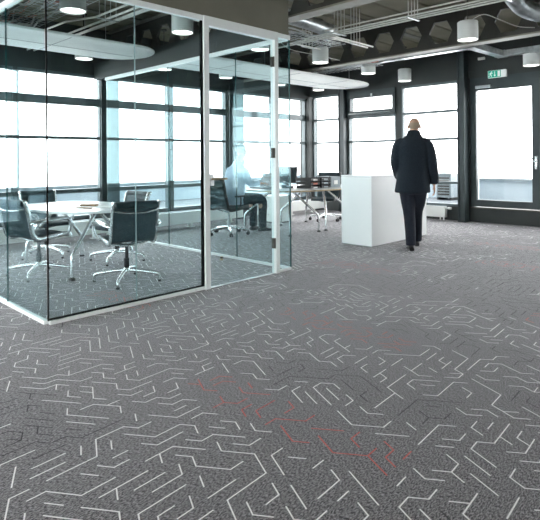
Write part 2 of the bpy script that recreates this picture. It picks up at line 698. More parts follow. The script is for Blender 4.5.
# tilting top light in its heavy frame
wn[0] += 1
tl = thing('window_%d' % wn[0], (0, 0, 0), kind='structure')
mb = MB()
mb.box(9.99, 6.10, 2.19, 10.12, 7.36, 2.31)
mb.box(9.99, 6.10, 2.60, 10.12, 7.36, 2.76)
mb.box(9.99, 6.10, 2.31, 10.12, 6.17, 2.60)
mb.box(9.99, 7.27, 2.31, 10.12, 7.36, 2.60)
mb.build('window_frame', M['frame'], tl)
mb = MB()
mb.box(10.05, 6.17, 2.31, 10.058, 7.27, 2.60)
mb.build('pane', M['pane'], tl)
mb = MB()
mb.box(9.965, 6.66, 2.615, 9.99, 6.70, 2.68, .004)
mb.build('window_catch', M['brushed'], tl)
mb = MB()
mb.tube([(9.97, 6.2, 2.25), (9.97, 7.3, 2.25)], .012, 8)
mb.build('window_rod', M['brushed'], tl)

DOOR0, DOOR1 = 3.14, 4.46
par = [(10.03, y1, 0.0, 10.20, y0, 2.76) for y0, y1 in ((4.70, 4.46), (7.60, 7.36))]
wallbox('wall_right', [(10.03, YMIN - .3, 2.76, 10.25, 8.53, CEIL + .06),
                       (10.03, YMIN - .3, 0, 10.20, 3.14, 0.27), (10.03, 4.46, 0, 10.20, 8.42, 0.27),
                       (10.03, 5.96, 0.27, 10.16, 6.10, 2.76), (10.00, 7.36, 0.27, 10.2, 7.58, 2.76),
                       (10.00, 4.46, 0.27, 10.2, 4.655, 2.76),
                       (10.03, 3.02, 0.27, 10.2, 3.14, 2.76), (10.03, 1.68, .27, 10.16, 1.75, 2.76), (10.03, .28, .27, 10.16, .35, 2.76),
                       (10.03, -1.12, .27, 10.16, -1.05, 2.76), (10.03, -2.52, .27, 10.16, -2.45, 2.76)], M['frame_olive'])
# columns
for k, (x0, y0, x1, y1) in enumerate(((9.80, 4.48, 9.998, 4.62), (9.88, 7.38, 9.998, 7.54))):
    mb = MB()
    mb.box(x0, y0, 0, x1, y0 + .018, 2.9 if k else CEIL)
    mb.box(x0, y1 - .018, 0, x1, y1, 2.9 if k else CEIL)
    mb.box(x0 + .02, y0 + .018, 0, x1, y1 - .018, 2.9 if k else CEIL)
    struct('wall_column', mb, M['frame'])
for xc in (1.67, 4.53, 7.42):
    mb = MB()
    mb.box(xc - .11, 8.20, 0, xc + .11, 8.22, 2.9)
    mb.box(xc - .11, 8.40, 0, xc + .11, 8.42, 2.9)
    mb.box(xc - .012, 8.22, 0, xc + .012, 8.40, 2.9)
    struct('wall_column', mb, M['frame'])

# unseen walls behind the camera; front one made solid to darken the near floor
wallbox('wall_front', [(XMIN - .3, YMIN - .2, 0, XMAX + .2, YMIN, CEIL + .06)], M['bulkhead'])
for y0 in range(6):
    a = YMIN + .1 + y0 * 2.0
    window('x', XMIN, a, a + 1.94, [(0.32, 0.70), (0.77, 1.595), (1.645, 2.71)], out=-1)
wallbox('wall_left', [(XMIN - .2, YMIN, 2.76, XMIN, YMAX, CEIL + .06), (XMIN - .2, YMIN, 0, XMIN, YMAX, .27)]
        + [(XMIN - .1, YMIN + .04 + k * 2.0, .27, XMIN, YMIN + .10 + k * 2.0, 2.76) for k in range(7)], M['frame_olive'])

# ------------------------------------------------------------------ terrace door
door = thing('door_1', (10.03, 3.8, 0), kind='structure')
mb = MB()
mb.box(0.0, DOOR0 - 3.8, .29, .12, DOOR0 + .06 - 3.8, 2.76)
mb.box(0.0, DOOR1 - .06 - 3.8, .29, .12, DOOR1 - 3.8, 2.76)
mb.box(0.0, DOOR0 + .06 - 3.8, 2.64, .12, DOOR1 - .06 - 3.8, 2.76)
mb.build('door_frame', M['frame'], door)
mb = MB()
mb.box(-.012, DOOR0 - 3.8, 0, .14, DOOR1 - 3.8, .262)
mb.build('door_plinth', M['frame_olive'], door)
mb = MB()
mb.box(-.03, DOOR0 - 3.8, .262, .14, DOOR1 - 3.8, .285, .004)
mb.build('threshold', M['hinge'], door)
leaf = MB()
l0, l1 = DOOR0 + .06 - 3.8, DOOR1 - .06 - 3.8
leaf.box(-.02, l0 + .005, .30, .05, l0 + .13, 2.639)
leaf.box(-.02, l1 - .06, .30, .05, l1 - .005, 2.639)
leaf.box(-.02, l0 + .13, .30, .05, l1 - .06, .43)
leaf.box(-.02, l0 + .13, 2.51, .05, l1 - .06, 2.639)
lf = leaf.build('door_leaf', M['frame'], door)
mb = MB()
mb.box(.012, l0 + .13, .43, .02, l1 - .06, 2.51)
mb.build('pane', M['pane'], lf)
mb = MB()
mb.box(-.026, l0 + .045, 1.02, -.02, l0 + .085, 1.25, .002)
mb.tube([(-.02, l0 + .065, 1.16), (-.07, l0 + .065, 1.16), (-.07, l0 + .10, 1.16), (-.07, l0 + .19, 1.16)], .010, 8)
mb.build('door_handle', M['chrome'], lf, smooth=True)
mb = MB()
mb.box(-.075, 4.05 - 3.8, 2.545, -.02, 4.33 - 3.8, 2.60, .006)
mb.build('door_closer', M['brushed'], door)

# exit sign
sg = thing('exit_sign', (9.96, 3.91, 2.715), label='green and white emergency exit sign above the terrace door', cat='exit sign')
mb = MB()
mb.box(-.03, -.165, 0, .03, .165, .135, .006)
mb.build('sign_box', M['sign_white'], sg)
mb = MB()
mb.box(-.0335, -.075, .006, -.0302, .155, .129)
mb.build('sign_panel', M['green'], sg)
# matrix: local x -> -y(world) to the viewer's right, local y -> up, extruded towards the viewer
FM = Matrix(((0, 0, -1, -.0336), (-1, 0, 0, 0), (0, 1, 0, 0), (0, 0, 0, 1)))
mb = MB()
# running man, at the viewer's left
mx0 = -.105
circ = [(mx0 + .012 + .011 * math.cos(t * PI / 5), .108 + .011 * math.sin(t * PI / 5)) for t in range(10)]
mb.prism_m(circ, .0015, FM)


def stroke(m, pts, w, mtx):
    for (x0, y0), (x1, y1) in zip(pts, pts[1:]):
        d = Vector((x1 - x0, y1 - y0))
        nn = Vector((-d.y, d.x)).normalized() * w / 2
        m.prism_m([(x0 + nn.x, y0 + nn.y), (x0 - nn.x, y0 - nn.y), (x1 - nn.x, y1 - nn.y), (x1 + nn.x, y1 + nn.y)], .0015, mtx)


stroke(mb, [(mx0 + .005, .096), (mx0 - .008, .060)], .022, FM)
stroke(mb, [(mx0 + .002, .090), (mx0 + .026, .078), (mx0 + .036, .090)], .009, FM)
stroke(mb, [(mx0 - .002, .090), (mx0 - .026, .082), (mx0 - .034, .066)], .009, FM)
stroke(mb, [(mx0 - .008, .060), (mx0 + .014, .044), (mx0 + .008, .018)], .011, FM)
stroke(mb, [(mx0 - .010, .058), (mx0 - .022, .036), (mx0 - .044, .030)], .011, FM)
mb.build('running_figure', M['sign_white'], sg)
mb = MB()
stroke(mb, [(-.035, .115), (-.035, .045)], .012, FM)
mb.prism_m([(-.058, .05), (-.035, .018), (-.012, .05)], .0015, FM)
mb.build('arrow', M['sign_white'], sg)
mb = MB()
mb.prism_m([(.018, .016), (.062, .016), (.062, .120), (.018, .120)], .0015, FM)
mb.build('door_symbol', M['sign_white'], sg)
mb = MB()
mb.tube([(.0, .08, .135), (.0, .08, .22), (.06, .08, .22)], .006, 8)
mb.build('sign_bracket', M['steel_dark'], sg)
# small sensor on the wall above the door
mb = MB()
mb.box(9.99, 4.16, 3.09, 10.03, 4.29, 3.14, .006)
mb.mi = 1
for yy in (4.18, 4.24):
    mb.box(9.984, yy, 3.10, 9.99, yy + .03, 3.13)
o = mb.build('emergency_light', [M['conduit'], M['lamp']])
tag(o, 'small twin spot emergency light on the dark wall left above the exit sign', 'emergency light')

# ------------------------------------------------------------------ outside: terrace, parapet, railing
mb = MB()
mb.box(-6, 8.75, -.2, 14, 12.2, .22)
mb.box(10.25, -6, -.2, 13.6, 8.75, .22)
struct('terrace_floor', mb, M['terrace'])
mb = MB()
mb.box(-6, 11.2, .22, 13.2, 11.4, .66)
mb.box(12.6, -6, .22, 12.8, 11.2, .70)
mb.mi = 1
mb.box(-6, 11.15, .66, 13.2, 11.45, .70)
mb.box(12.55, -6, .70, 12.85, 11.15, .74)
struct('terrace_parapet', mb, [M['parapet'], M['grey_card']])
rl = thing('terrace_railing', (12.3, 2, .22), label='thin grey metal railing on the terrace outside the glazed door', cat='railing')
mb = MB()
mb.tube([(0, -6, .98), (0, 6.5, .98)], .016, 8)
mb.build('handrail', M['rail'], rl)
for y in (-4.4, -3.1, -1.8, -.5, .9, 2.0, 3.3, 4.6, 5.9):
    mb = MB()
    mb.box(-.02, y - .02, 0, .02, y + .02, .98)
    mb.build('baluster', M['white_metal'], rl)
vb = thing('ventilation_unit', (12.2, 5.95, .22), label='grey boxy rooftop unit on the terrace outside the window beside the walking man', cat='ventilation unit')
mb = MB()
mb.box(-.25, -.15, .06, .25, .22, .62, .01)
mb.build('casing', M['grey_card'], vb)
mb = MB()
for k in range(7):
    mb.box(-.256, -.11, .12 + k * .065, -.25, .18, .155 + k * .065)
mb.build('louvre', M['steel_dark'], vb)
mb = MB()
mb.box(-.27, -.17, .62, .27, .24, .65)
mb.build('lid', M['galv'], vb)
for yy in (-.12, .19):
    mb = MB()
    mb.box(-.22, yy - .03, 0, .22, yy + .03, .06)
    mb.build('foot', M['rubber'], vb)

# ------------------------------------------------------------------ bulkhead above the glazed meeting room
YA, XL, XR = 4.035, 1.67, 4.40
wallbox('wall_bulkhead', [(XL - .05, YA - .03, 2.625, 4.36, YA + .09, 2.895), (XL - .05, YA - .03, 2.895, 4.36, YA + .09, CEIL),
                          ], M['bulkhead'])
wallbox('wall_bulkhead_right', [(XR - .04, YA + .09, 2.625, XR + .04, YMAX, 2.895)], M['frame_olive'])  # darker colour than the front bulkhead, stands in for its unlit face
wallbox('wall_bulkhead_left', [(XL - .05, YA + .09, 2.625, XL + .05, YMAX, 2.895)], M['frame_olive'])


# ------------------------------------------------------------------ glass partitions
def partition(label, along, fixed, a0, a1, joints, joint_mats, ext_rail=True, z_top=2.575):
    """along 'x' : plane y=fixed ; along 'y' : plane x=fixed"""
    root = thing('glass_partition', (0, 0, 0), label=label, cat='glass partition')

    def bx(m, u0, z0, u1, z1, d0, d1, bev=0):
        if along == 'x':
            m.box(u0, fixed + d0, z0, u1, fixed + d1, z1, bev)
        else:
            m.box(fixed + d0, u0, z0, fixed + d1, u1, z1, bev)
    segs = []
    cuts = [a0] + joints + [a1]
    for u0, u1 in zip(cuts, cuts[1:]):
        m = MB()
        bx(m, u0 + .004, .030, u1 - .004, z_top, -.006, .006)
        m.build('glass_pane', M['glass'], root)
    for j, jm in zip(joints, joint_mats):
        m = MB()
        bx(m, j - .0022, .030, j + .0022, z_top, -.0068, .0068)
        m.build('glass_joint', jm, root)
    m = MB()
    bx(m, a0, 0.001, a1, .030, -.018, .018, .003)
    m.build('base_rail', M['white_metal'], root)
    m = MB()
    bx(m, a0, z_top, a1, 2.625, -.024, .024, .003)
    m.build('top_rail', M['white_metal'], root)
    return root, bx


P1, bx1 = partition('long glass partition left of the glass door with a white foot rail', 'x', YA, XL + .012, 3.165, [2.435], [M['edge_pale']])
m = MB()
bx1(m, XL + .001, .03, XL + .010, 2.575, -.0066, .0066)
m.build('corner_joint', M['gasket'], P1)
m = MB()
bx1(m, 3.145, .034, 3.165, 2.575, -.012, .012)
bx1(m, XL + .012, .034, 3.145, .046, -.010, .010)
m.build('gasket', M['gasket'], P1)
P2, bx2 = partition('narrow glass pane right of the glass door', 'x', YA, 4.19, XR - .006, [], [])
m = MB()
bx2(m, XR - .006, .03, XR + .006, 2.575, -.006, .006)
m.build('corner_joint', M['edge'], P2)
P3, bx3 = partition('glass side partition between the meeting room and the desk with the seated man', 'y', XR, YA + .012, 8.19, [4.94, 6.40],
                    [M['edge'], M['edge']])
P4, bx4 = partition('glass side partition at the left end of the meeting room', 'y', XL, YA + .026, 8.19, [4.86, 6.2], [M['edge'], M['edge']])

# glass door in its white frame
gd = thing('door_2', (0, 0, 0), kind='structure')
m = MB()
m.box(3.166, YA - .035, 0.001, 3.225, YA + .035, 2.625, .003)
m.box(4.135, YA - .035, 0.001, 4.189, YA + .035, 2.625, .003)
m.box(3.225, YA - .035, 2.535, 4.135, YA + .035, 2.625, .003)
m.build('door_frame', M['white_metal'], gd)
m = MB()
m.box(3.225, YA - .02, 0.001, 4.135, YA + .02, .006)
m.build('threshold', M['brushed'], gd)
m = MB()
m.box(3.232, YA - .005, .012, 4.128, YA + .005, 2.528)
lf = m.build('door_leaf', M['glass'], gd)
for z in (.33, 1.31, 2.30):
    m = MB()
    m.box(4.108, YA - .014, z - .055, 4.134, YA + .014, z + .055, .003)
    m.tube([(4.130, YA - .018, z - .055), (4.130, YA - .018, z + .055)], .010, 10)
    m.build('hinge', M['hinge'], lf)
m = MB()
m.box(3.235, YA - .022, .99, 3.285, YA + .022, 1.10, .003)
m.build('lock_case', M['brushed'], lf)
m = MB()
for s_ in (-1, 1):
    m.tube([(3.262, YA + s_ * .022, 1.055), (3.262, YA + s_ * .062, 1.055), (3.275, YA + s_ * .066, 1.055), (3.41, YA + s_ * .066, 1.055)],
           .010, 10)
m.build('door_handle', M['bronze'], lf, smooth=True)
ds = thing('door_stop', (4.24, 5.05, 0.0), label='small bronze and rubber door stop on the carpet inside the glass door', cat='door stop')
m = MB()
m.lathe([(0, 0.001), (.024, .001), (.024, .008), (.014, .012), (.014, .045), (0, .045)], n=16)
m.build('post', M['bronze'], ds, smooth=True)
m = MB()
m.lathe([(.0145, .022), (.019, .024), (.019, .038), (.0145, .040)], n=16)
m.build('buffer', M['rubber'], ds, smooth=True)


# ------------------------------------------------------------------ acoustic sails
def sail(x0, x1, y0, y1, zb, label, e=0.5):
    root = thing('acoustic_sail', ((x0 + x1) / 2, (y0 + y1) / 2, zb), label=label, cat='ceiling panel', group=None)
    L_, Wd = (x1 - x0) / 2, (y1 - y0) / 2
    out = []
    N_ = 20
    for k in range(N_ + 1):
        a = -PI / 2 + PI * k / N_
        out.append((L_ - e + e * math.cos(a), Wd * math.sin(a)))
    for k in range(N_ + 1):
        a = PI / 2 + PI * k / N_
        out.append((-L_ + e + e * math.cos(a), Wd * math.sin(a)))
    m = MB()
    rings = []
    for sc, z in ((1.0, .03), (1.0, .012), (.985, 0.0)):
        rings.append([m.bm.verts.new((x * sc if sc == 1 else x - math.copysign(.015, x), y * sc, z)) for x, y in out])
    for a, b in zip(rings, rings[1:]):
        for j in range(len(out)):
            m.face((a[j], a[(j + 1) % len(out)], b[(j + 1) % len(out)], b[j]))
    m.face(rings[0])
    m.face(rings[-1])
    m.build('panel', M['sail'], root, smooth=True)
    m = MB()
    m.box(-L_ + .2, .10, -.003, L_ - .2, .112, 0.0005)
    xx = -L_ + 1.3
    while xx < L_ - .6:
        m.box(xx, -Wd * .9, -.003, xx + .010, Wd * .9, 0.0005)
        xx += 1.42
    m.build('panel_joint', M['grey_card'], root)
    m = MB()
    m.box(-L_ + .4, -Wd * .55, .03, L_ - .4, -Wd * .55 + .04, .06)
    m.box(-L_ + .4, Wd * .55, .03, L_ - .4, Wd * .55 + .04, .06)
    m.build('carrier_rail', M['galv'], root)
    for sx in (-.7, 0, .7):
        for sy in (-.55, .55):
            m = MB()
            m.tube([(sx * L_, sy * Wd + .02, .06), (sx * L_, sy * Wd + .02, CEIL - zb - .03)], .004, 6)
            m.build('hanger', M['galv'], root)
    return root


sail(-1.2, 4.345, 6.28, 7.36, 2.765, 'long white acoustic ceiling panel hanging inside the glass meeting room')
sail(4.55, 9.86, 6.34, 7.48, 2.80, 'long white acoustic ceiling panel hanging over the work table by the right windows', .8)


# ------------------------------------------------------------------ lamps
def make_lamp():
    root = thing('ceiling_lamp', (0, 0, 0), cat='lamp')
    m = MB()
    m.lathe([(.118, .012), (.131, 0.0), (.1315, .235), (.122, .245), (0, .245)], n=40)
    m.build('shade', M['lamp'], root, smooth=True)
    m = MB()
    m.lathe([(.1185, .012), (.10, .006), (0.0, .003)], n=40)
    m.build('diffuser', M['bulb'], root, smooth=True)
    m = MB()
    m.lathe([(.0, .003), (.018, .0035), (.018, -.006), (0, -.008)], n=16)
    m.build('sensor_cap', M['brushed'], root, smooth=True)
    m = MB()
    m.tube([(0, 0, .245), (0, 0, CEIL - 2.80 - .002)], .008, 8)
    m.build('stem', M['steel_dark'], root)
    m = MB()
    m.lathe([(0, CEIL - 2.80 - .03), (.05, CEIL - 2.80 - .03), (.05, CEIL - 2.80 - .002), (0, CEIL - 2.80 - .002)], n=20)
    m.build('canopy', M['steel_dark'], root, smooth=True)
    return root


lamps = [
    ((2.50, 5.34), 'white cylinder lamp in the glass room, topmost left, cut by the upper frame edge'),
    ((3.89, 5.34), 'white cylinder lamp in the glass room just left of the white door post'),
    ((5.30, 5.42), 'white cylinder lamp seen through the top of the glass door'),
    ((6.74, 5.49), 'white cylinder lamp right of the glass room, below the silver duct'),
    ((8.27, 5.60), 'white cylinder lamp behind the far beam above the tilting top window'),
    ((9.62, 5.64), 'white cylinder lamp nearest the window above the walking man'),
    ((6.87, 3.08), 'largest white cylinder lamp on the right, in front of the far beam'),
    ((9.62, 3.20), 'white cylinder lamp right of the exit sign'),
    ((3.80, 7.76), 'lamp behind the acoustic panel in the glass room, leftmost glowing disc under it'),
    ((5.26, 7.76), 'lamp behind the acoustic panels left of the white door post, only its glowing disc below'),
    ((6.66, 7.76), 'lamp behind the right acoustic panel seen through the glass door'),
    ((8.15, 7.76), 'lamp behind the right acoustic panel just right of the door hinges'),
    ((9.45, 7.76), 'lamp behind the right acoustic panel next to the corner window'),
]
L0 = make_lamp()
first = True
for (x, y), lab in lamps:
    o = L0 if first else copy_tree(L0)
    first = False
    put(o, (x, y, 2.80), 0, lab or 'white cylinder lamp over the open carpet outside the picture', 'white cylinder ceiling lamps')

# ------------------------------------------------------------------ conduits, ducts, cable trays
def conduits(label, lines, r, hang_at, mname='conduit', name='conduit_run'):
    root = thing(name, lines[0][0], label=label, cat='conduit')
    o0 = Vector(lines[0][0])
    for ln in lines:
        m = MB()
        m.tube([Vector(p) - o0 for p in ln], r, 8)
        m.build('pipe', M[mname], root, smooth=True)
    for h in hang_at:
        for dx in (-.11, -.035, .035, .11):
            m = MB()
            m.tube([Vector((h[0] + dx, h[1], h[2] - .02)) - o0, Vector((h[0] + dx, h[1], CEIL - .002)) - o0], .006, 6)
            m.build('hanger', M['conduit'], root)
        m = MB()
        c = Vector(h) - o0
        m.box(c.x - .14, c.y - .015, c.z - .022, c.x + .14, c.y + .015, c.z - .0112)
        m.build('bracket', M['galv'], root)
    return root


zc = 2.93
conduits('bundle of grey conduits running across under the ceiling in front of the far beam',
         [[(5.66, -3.4, zc), (5.66, 4.9, zc)], [(5.75, -3.4, zc), (5.75, 5.3, zc)], [(5.84, -3.4, zc), (5.84, 5.6, zc)],
          [(5.75, -3.4, zc + .075), (5.75, 4.6, zc + .075)]], .0105,
         [(5.75, 4.35, zc), (5.75, 3.25, zc), (5.75, 2.15, zc), (5.75, 1.0, zc)])
conduits('pair of conduits ending above the lamp by the far beam',
         [[(5.93, 4.66, 2.96), (6.95, 4.72, 2.96)], [(5.93, 4.60, 2.96), (6.95, 4.62, 2.96)]], .0135, [(6.55, 4.66, 2.96)])
conduits('single short conduit ending right of the lamp below the silver duct', [[(5.93, 5.30, 2.96), (6.5, 5.30, 2.96)]], .0135, [(6.2, 5.30, 2.96)])
conduits('loose bundle of conduits above the glass meeting room',
         [[(3.1, 5.0, 2.98), (3.1, 6.0, 2.98), (3.0, 6.6, 3.02), (3.0, 8.4, 3.05)], [(3.2, 4.4, 2.96), (3.2, 8.4, 2.96)], [(3.3, 4.3, 2.96), (3.3, 8.4, 2.96)],
          [(3.42, 4.9, 3.0), (3.42, 6.3, 3.0), (3.4, 6.9, 3.0), (3.4, 7.9, 3.0)],
          [(3.32, 5.1, 2.98), (4.2, 5.15, 2.98)], [(3.32, 5.22, 2.98), (4.2, 5.3, 2.98)]], .014, [(3.2, 5.9, 2.96)])
# cable basket with cables near the end of the bulkhead
rt = thing('cable_tray', (5.1, 5.0, 2.965), label='wire cable tray with loose pale cables just right of the bulkhead end', cat='cable tray')
m = MB()
for k in range(6):
    m.box(0, -.2 + k * .08 - .002, -.002, 1.4, -.2 + k * .08 + .002, .002)
for k in range(15):
    m.box(k * .1 - .002, -.202, -.003, k * .1 + .002, .202, .003)
m.build('basket', M['galv'], rt)
rnd = random.Random(5)
for k in range(9):
    m = MB()
    pts = [(.17 * j + .02, -.17 + .042 * k + rnd.uniform(-.06, .06), .012 + rnd.uniform(.004, .04)) for j in range(9)]
    m.tube(pts, rnd.uniform(.006, .012), 8, smooth=4)
    m.build('cable', M[('conduit', 'lamp', 'galv', 'black')[k % 4]], rt, smooth=True)
rt = thing('cable_tray', (8.04, 6.1, 2.92), label='wire cable tray with red and grey cables above the far end of the acoustic panel', cat='cable tray')
m = MB()
for k in range(7):
    m.box(-.25 + k * .085, -.8, -.002, -.246 + k * .085, 1.6, .002)
for k in range(25):
    m.box(-.25, k * .1 - .802, -.003, .262, k * .1 - .798, .003)
m.build('basket', M['galv'], rt)
for k in range(9):
    m = MB()
    pts = [(-.22 + .055 * k + rnd.uniform(-.05, .05), .27 * j - .8, .03 + rnd.uniform(-.02, .07)) for j in range(9)]
    m.tube(pts, rnd.uniform(.007, .015), 8, smooth=4)
    m.build('cable', M[('galv', 'paper_red', 'black', 'conduit')[k % 4]], rt, smooth=True)
rt = thing('cable_tray', (2.45, 6.0, 2.93), label='dark cable tray with loose cables above the meeting room panel', cat='cable tray')
m = MB()
for k in range(7):
    m.box(-.25 + k * .085, -.8, -.002, -.246 + k * .085, 1.6, .002)
for k in range(25):
    m.box(-.25, k * .1 - .802, -.003, .262, k * .1 - .798, .003)
m.build('basket', M['galv'], rt)
for k in range(9):
    m = MB()
    pts = [(-.22 + .055 * k + rnd.uniform(-.06, .06), .27 * j - .8, .03 + rnd.uniform(-.02, .08)) for j in range(9)]
    m.tube(pts, rnd.uniform(.007, .015), 8, smooth=4)
    m.build('cable', M[('galv', 'black', 'paper_red', 'conduit')[k % 4]], rt, smooth=True)


def flex_duct(label, pts, r):
    root = thing('ventilation_duct', pts[0], label=label, cat='duct')
    o0 = Vector(pts[0])
    P = [Vector(p) - o0 for p in pts]
    # resample and corrugate
    Q = []
    for i in range(len(P) - 1):
        p0, p1, p2, p3 = P[max(i - 1, 0)], P[i], P[i + 1], P[min(i + 2, len(P) - 1)]
        nn = max(4, int((p2 - p1).length / .016))
        for k in range(nn):
            t = k / nn
            Q.append(0.5 * ((2 * p1) + (p2 - p0) * t + (2 * p0 - 5 * p1 + 4 * p2 - p3) * t * t + (3 * p1 - p0 - 3 * p2 + p3) * t ** 3))
    Q.append(P[-1])
    R = [r * (1 + (.045 if k % 2 else -.02)) for k in range(len(Q))]
    m = MB()
    m.tube(Q, R, 20)
    m.build('flexible_hose', M['galv'], root, smooth=True, angle=70)
    m = MB()
    d = (Q[-1] - Q[-3]).normalized()
    m.tube([Q[-1] - d * .03, Q[-1] + d * .05], r * 1.1, 20)
    m.build('end_collar', M['galv'], root, smooth=True)
    return root


flex_duct('silver flexible ventilation duct under the near beam beside the bulkhead', [(5.2, 4.86, 3.17), (5.75, 4.87, 3.16), (6.22, 4.88, 3.13)], .095)
flex_duct('silver flexible ventilation duct curving down at the upper right', [(6.5, 2.46, 3.36), (6.75, 2.46, 3.24), (7.10, 2.44, 3.14), (7.40, 2.30, 3.10), (7.42, 2.0, 3.10)], .11)
# flat galvanised trunking with a jog
tr = thing('cable_trunking', (8.6, 5.4, 3.0), label='flat galvanised trunking with a kink running below the far beam on the right', cat='trunking')
m = MB()
path = [(8.41, 7.9), (8.41, 3.72), (9.50, 3.66), (9.50, -3.4)]
for (xa, ya), (xb, yb) in zip(path, path[1:]):
    d = Vector((xb - xa, yb - ya, 0))
    nn = Vector((-d.y, d.x, 0)).normalized() * .07
    a, b = Vector((xa - 8.6, ya - 5.4, 0)), Vector((xb - 8.6, yb - 5.4, 0))
    m.prism([(q.x, q.y) for q in (a + nn, a - nn, b - nn, b + nn)], 0, .10)
m.build('trunking_body', M['galv'], tr)
for q in path[1:3]:
    m = MB()
    m.box(q[0] - 8.6 - .09, q[1] - 5.4 - .09, -.004, q[0] - 8.6 + .09, q[1] - 5.4 + .09, .104, .004)
    m.build('coupling', M['brushed'], tr)
for yy in (6.6, 5.2):
    m = MB()
    m.box(8.41 - 8.6 - .075, yy - 5.4 - .03, -.003, 8.41 - 8.6 + .075, yy - 5.4 + .03, .103)
    m.build('coupling', M['brushed'], tr)
# lamp cable loop
o = MB().tube([(6.9, 3.05, 3.06), (6.95, 2.9, 3.12), (7.1, 2.75, 3.05), (7.3, 2.6, 2.97), (7.5, 2.45, 2.96)], .006, 8, smooth=6).build(
    'lamp_cable', M['conduit'])
tag(o, 'thin pale cable looping from the largest right lamp to the far beam', 'cable')
o = MB().tube([(6.1, 5.85, 3.16), (6.3, 5.75, 3.0), (6.8, 5.6, 2.95), (7.4, 5.6, 2.94)], .006, 8, smooth=6).build('lamp_cable', M['conduit'])
tag(o, 'thin pale cable drooping below the cable tray right of the glass room', 'cable')


# ------------------------------------------------------------------ heaters
def convector(x0, x1, label):
    root = thing('convector_heater', ((x0 + x1) / 2, 7.95, 0), label=label, cat='heater', group=None)
    h = (x1 - x0) / 2
    m = MB()
    m.box(-h, -.12, .085, h, .12, .30, .008)
    m.build('casing', M['rad'], root)
    m = MB()
    k = -h + .04
    while k < h - .05:
        m.box(k, -.08, .301, k + .018, .08, .304)
        k += .034
    m.build('top_grille', M['grey_card'], root)
    for fx in (-h + .25, 0, h - .25):
        m = MB()
        m.box(fx - .025, -.04, .0, fx + .025, .04, .085)
        m.box(fx - .06, -.06, .0, fx + .06, .06, .008)
        m.build('foot', M['rad'], root)
    return root


convector(1.95, 4.30, 'low white convector heater below the windows inside the glass meeting room')
convector(4.72, 7.15, 'low white convector heater along the windows behind the glass door')
convector(7.65, 9.7, 'low white convector heater behind the work table near the corner')
rd = thing('radiator', (9.90, 5.32, 0), label='low white panel radiator on feet below the window right of the walking man', cat='radiator')
m = MB()
m.box(-.05, -.41, .06, .05, .41, .275, .006)
m.build('panel', M['rad'], rd)
m = MB()
for k in range(30):
    m.box(-.04, -.40 + k * .027, .2755, .04, -.388 + k * .027, .280)
m.build('top_grille', M['grey_card'], rd)
for yy in (-.29, -.36, .3):
    m = MB()
    m.tube([(0, yy, 0), (0, yy, .06)], .014, 10)
    m.build('foot', M['rad'], rd)
m = MB()
m.tube([(0, -.41, .24), (0, -.50, .24)], .016, 10)
m.tube([(0, -.45, .24), (0, -.52, .24)], .024, 12)
m.build('valve', M['white_metal'], rd, smooth=True)

# ------------------------------------------------------------------ reception counter
ct = thing('reception_counter', (7.01, 4.45, 0), label='plain white reception counter beside the walking man', cat='counter')
hx, hy = .77, .26
m = MB()
m.box(-hx, -hy, .012, hx, -hy + .03, .975)
m.build('front_panel', M['white_panel'], ct)
for s_ in (-1, 1):
    m = MB()
    m.box(s_ * hx, -hy + .031, .012, s_ * (hx - .03), hy, .975)
    m.build('end_panel', M['white_panel'], ct)
m = MB()
m.box(-hx, -hy, .978, hx, hy, 1.0, .003)
m.build('counter_top', M['white_panel'], ct)
m = MB()
m.box(-hx + .03, -hy + .04, .70, hx - .03, hy, .72)
m.box(-hx + .03, -hy + .04, .36, hx - .03, hy, .38)
m.build('shelf', M['white_panel'], ct)
m = MB()
m.box(-hx + .02, -hy + .02, 0, hx - .02, hy - .02, .012)
m.build('plinth', M['grey_card'], ct)


# ------------------------------------------------------------------ chairs
def profile(k):
    """sling profile seen from the side (x forward, z up)"""
    P = [(.235, .405), (.225, .435), (.16, .448), (.05, .438), (-.08, .425), (-.165, .425), (-.215, .455), (-.24, .52), (-.262, .62),
         (-.285, .72), (-.305, .79), (-.325, .822), (-.345, .815)]
    if k:
        P = P[:9] + [(-.29, .74), (-.32, .86), (-.345, .93), (-.37, .925)]
    return P


def strip(m, P, hw, th, nsub=5):
    V = [Vector((x, 0, z)) for x, z in P]
    Q = []
    for i in range(len(V) - 1):
        p0, p1, p2, p3 = V[max(i - 1, 0)], V[i], V[i + 1], V[min(i + 2, len(V) - 1)]
        for k in range(nsub):
            t = k / nsub
            Q.append(0.5 * ((2 * p1) + (p2 - p0) * t + (2 * p0 - 5 * p1 + 4 * p2 - p3) * t * t + (3 * p1 - p0 - 3 * p2 + p3) * t ** 3))
    Q.append(V[-1])
    rings = []
    for i, q in enumerate(Q):
        t = (Q[min(i + 1, len(Q) - 1)] - Q[max(i - 1, 0)]).normalized()
        nn = Vector((-t.z, 0, t.x))
        ring = []
        for sgn, row in ((1, range(-3, 4)), (-1, range(3, -4, -1))):
            for r in row:
                y = r / 3 * hw
                dip = -.012 * (1 - (r / 3) ** 2)
                rib = .0035 * math.cos(i * PI / 2.2)
                ring.append(m.bm.verts.new(q + Vector((0, y, 0)) - nn * dip * (-1) + nn * (sgn * (th / 2) + rib * sgn)))
        rings.append(ring)
    n_ = len(rings[0])
    for a, b in zip(rings, rings[1:]):
        for j in range(n_):
            m.face((a[j], a[(j + 1) % n_], b[(j + 1) % n_], b[j]))
    m.face(rings[0])
    m.face(rings[-1][::-1])
    return m


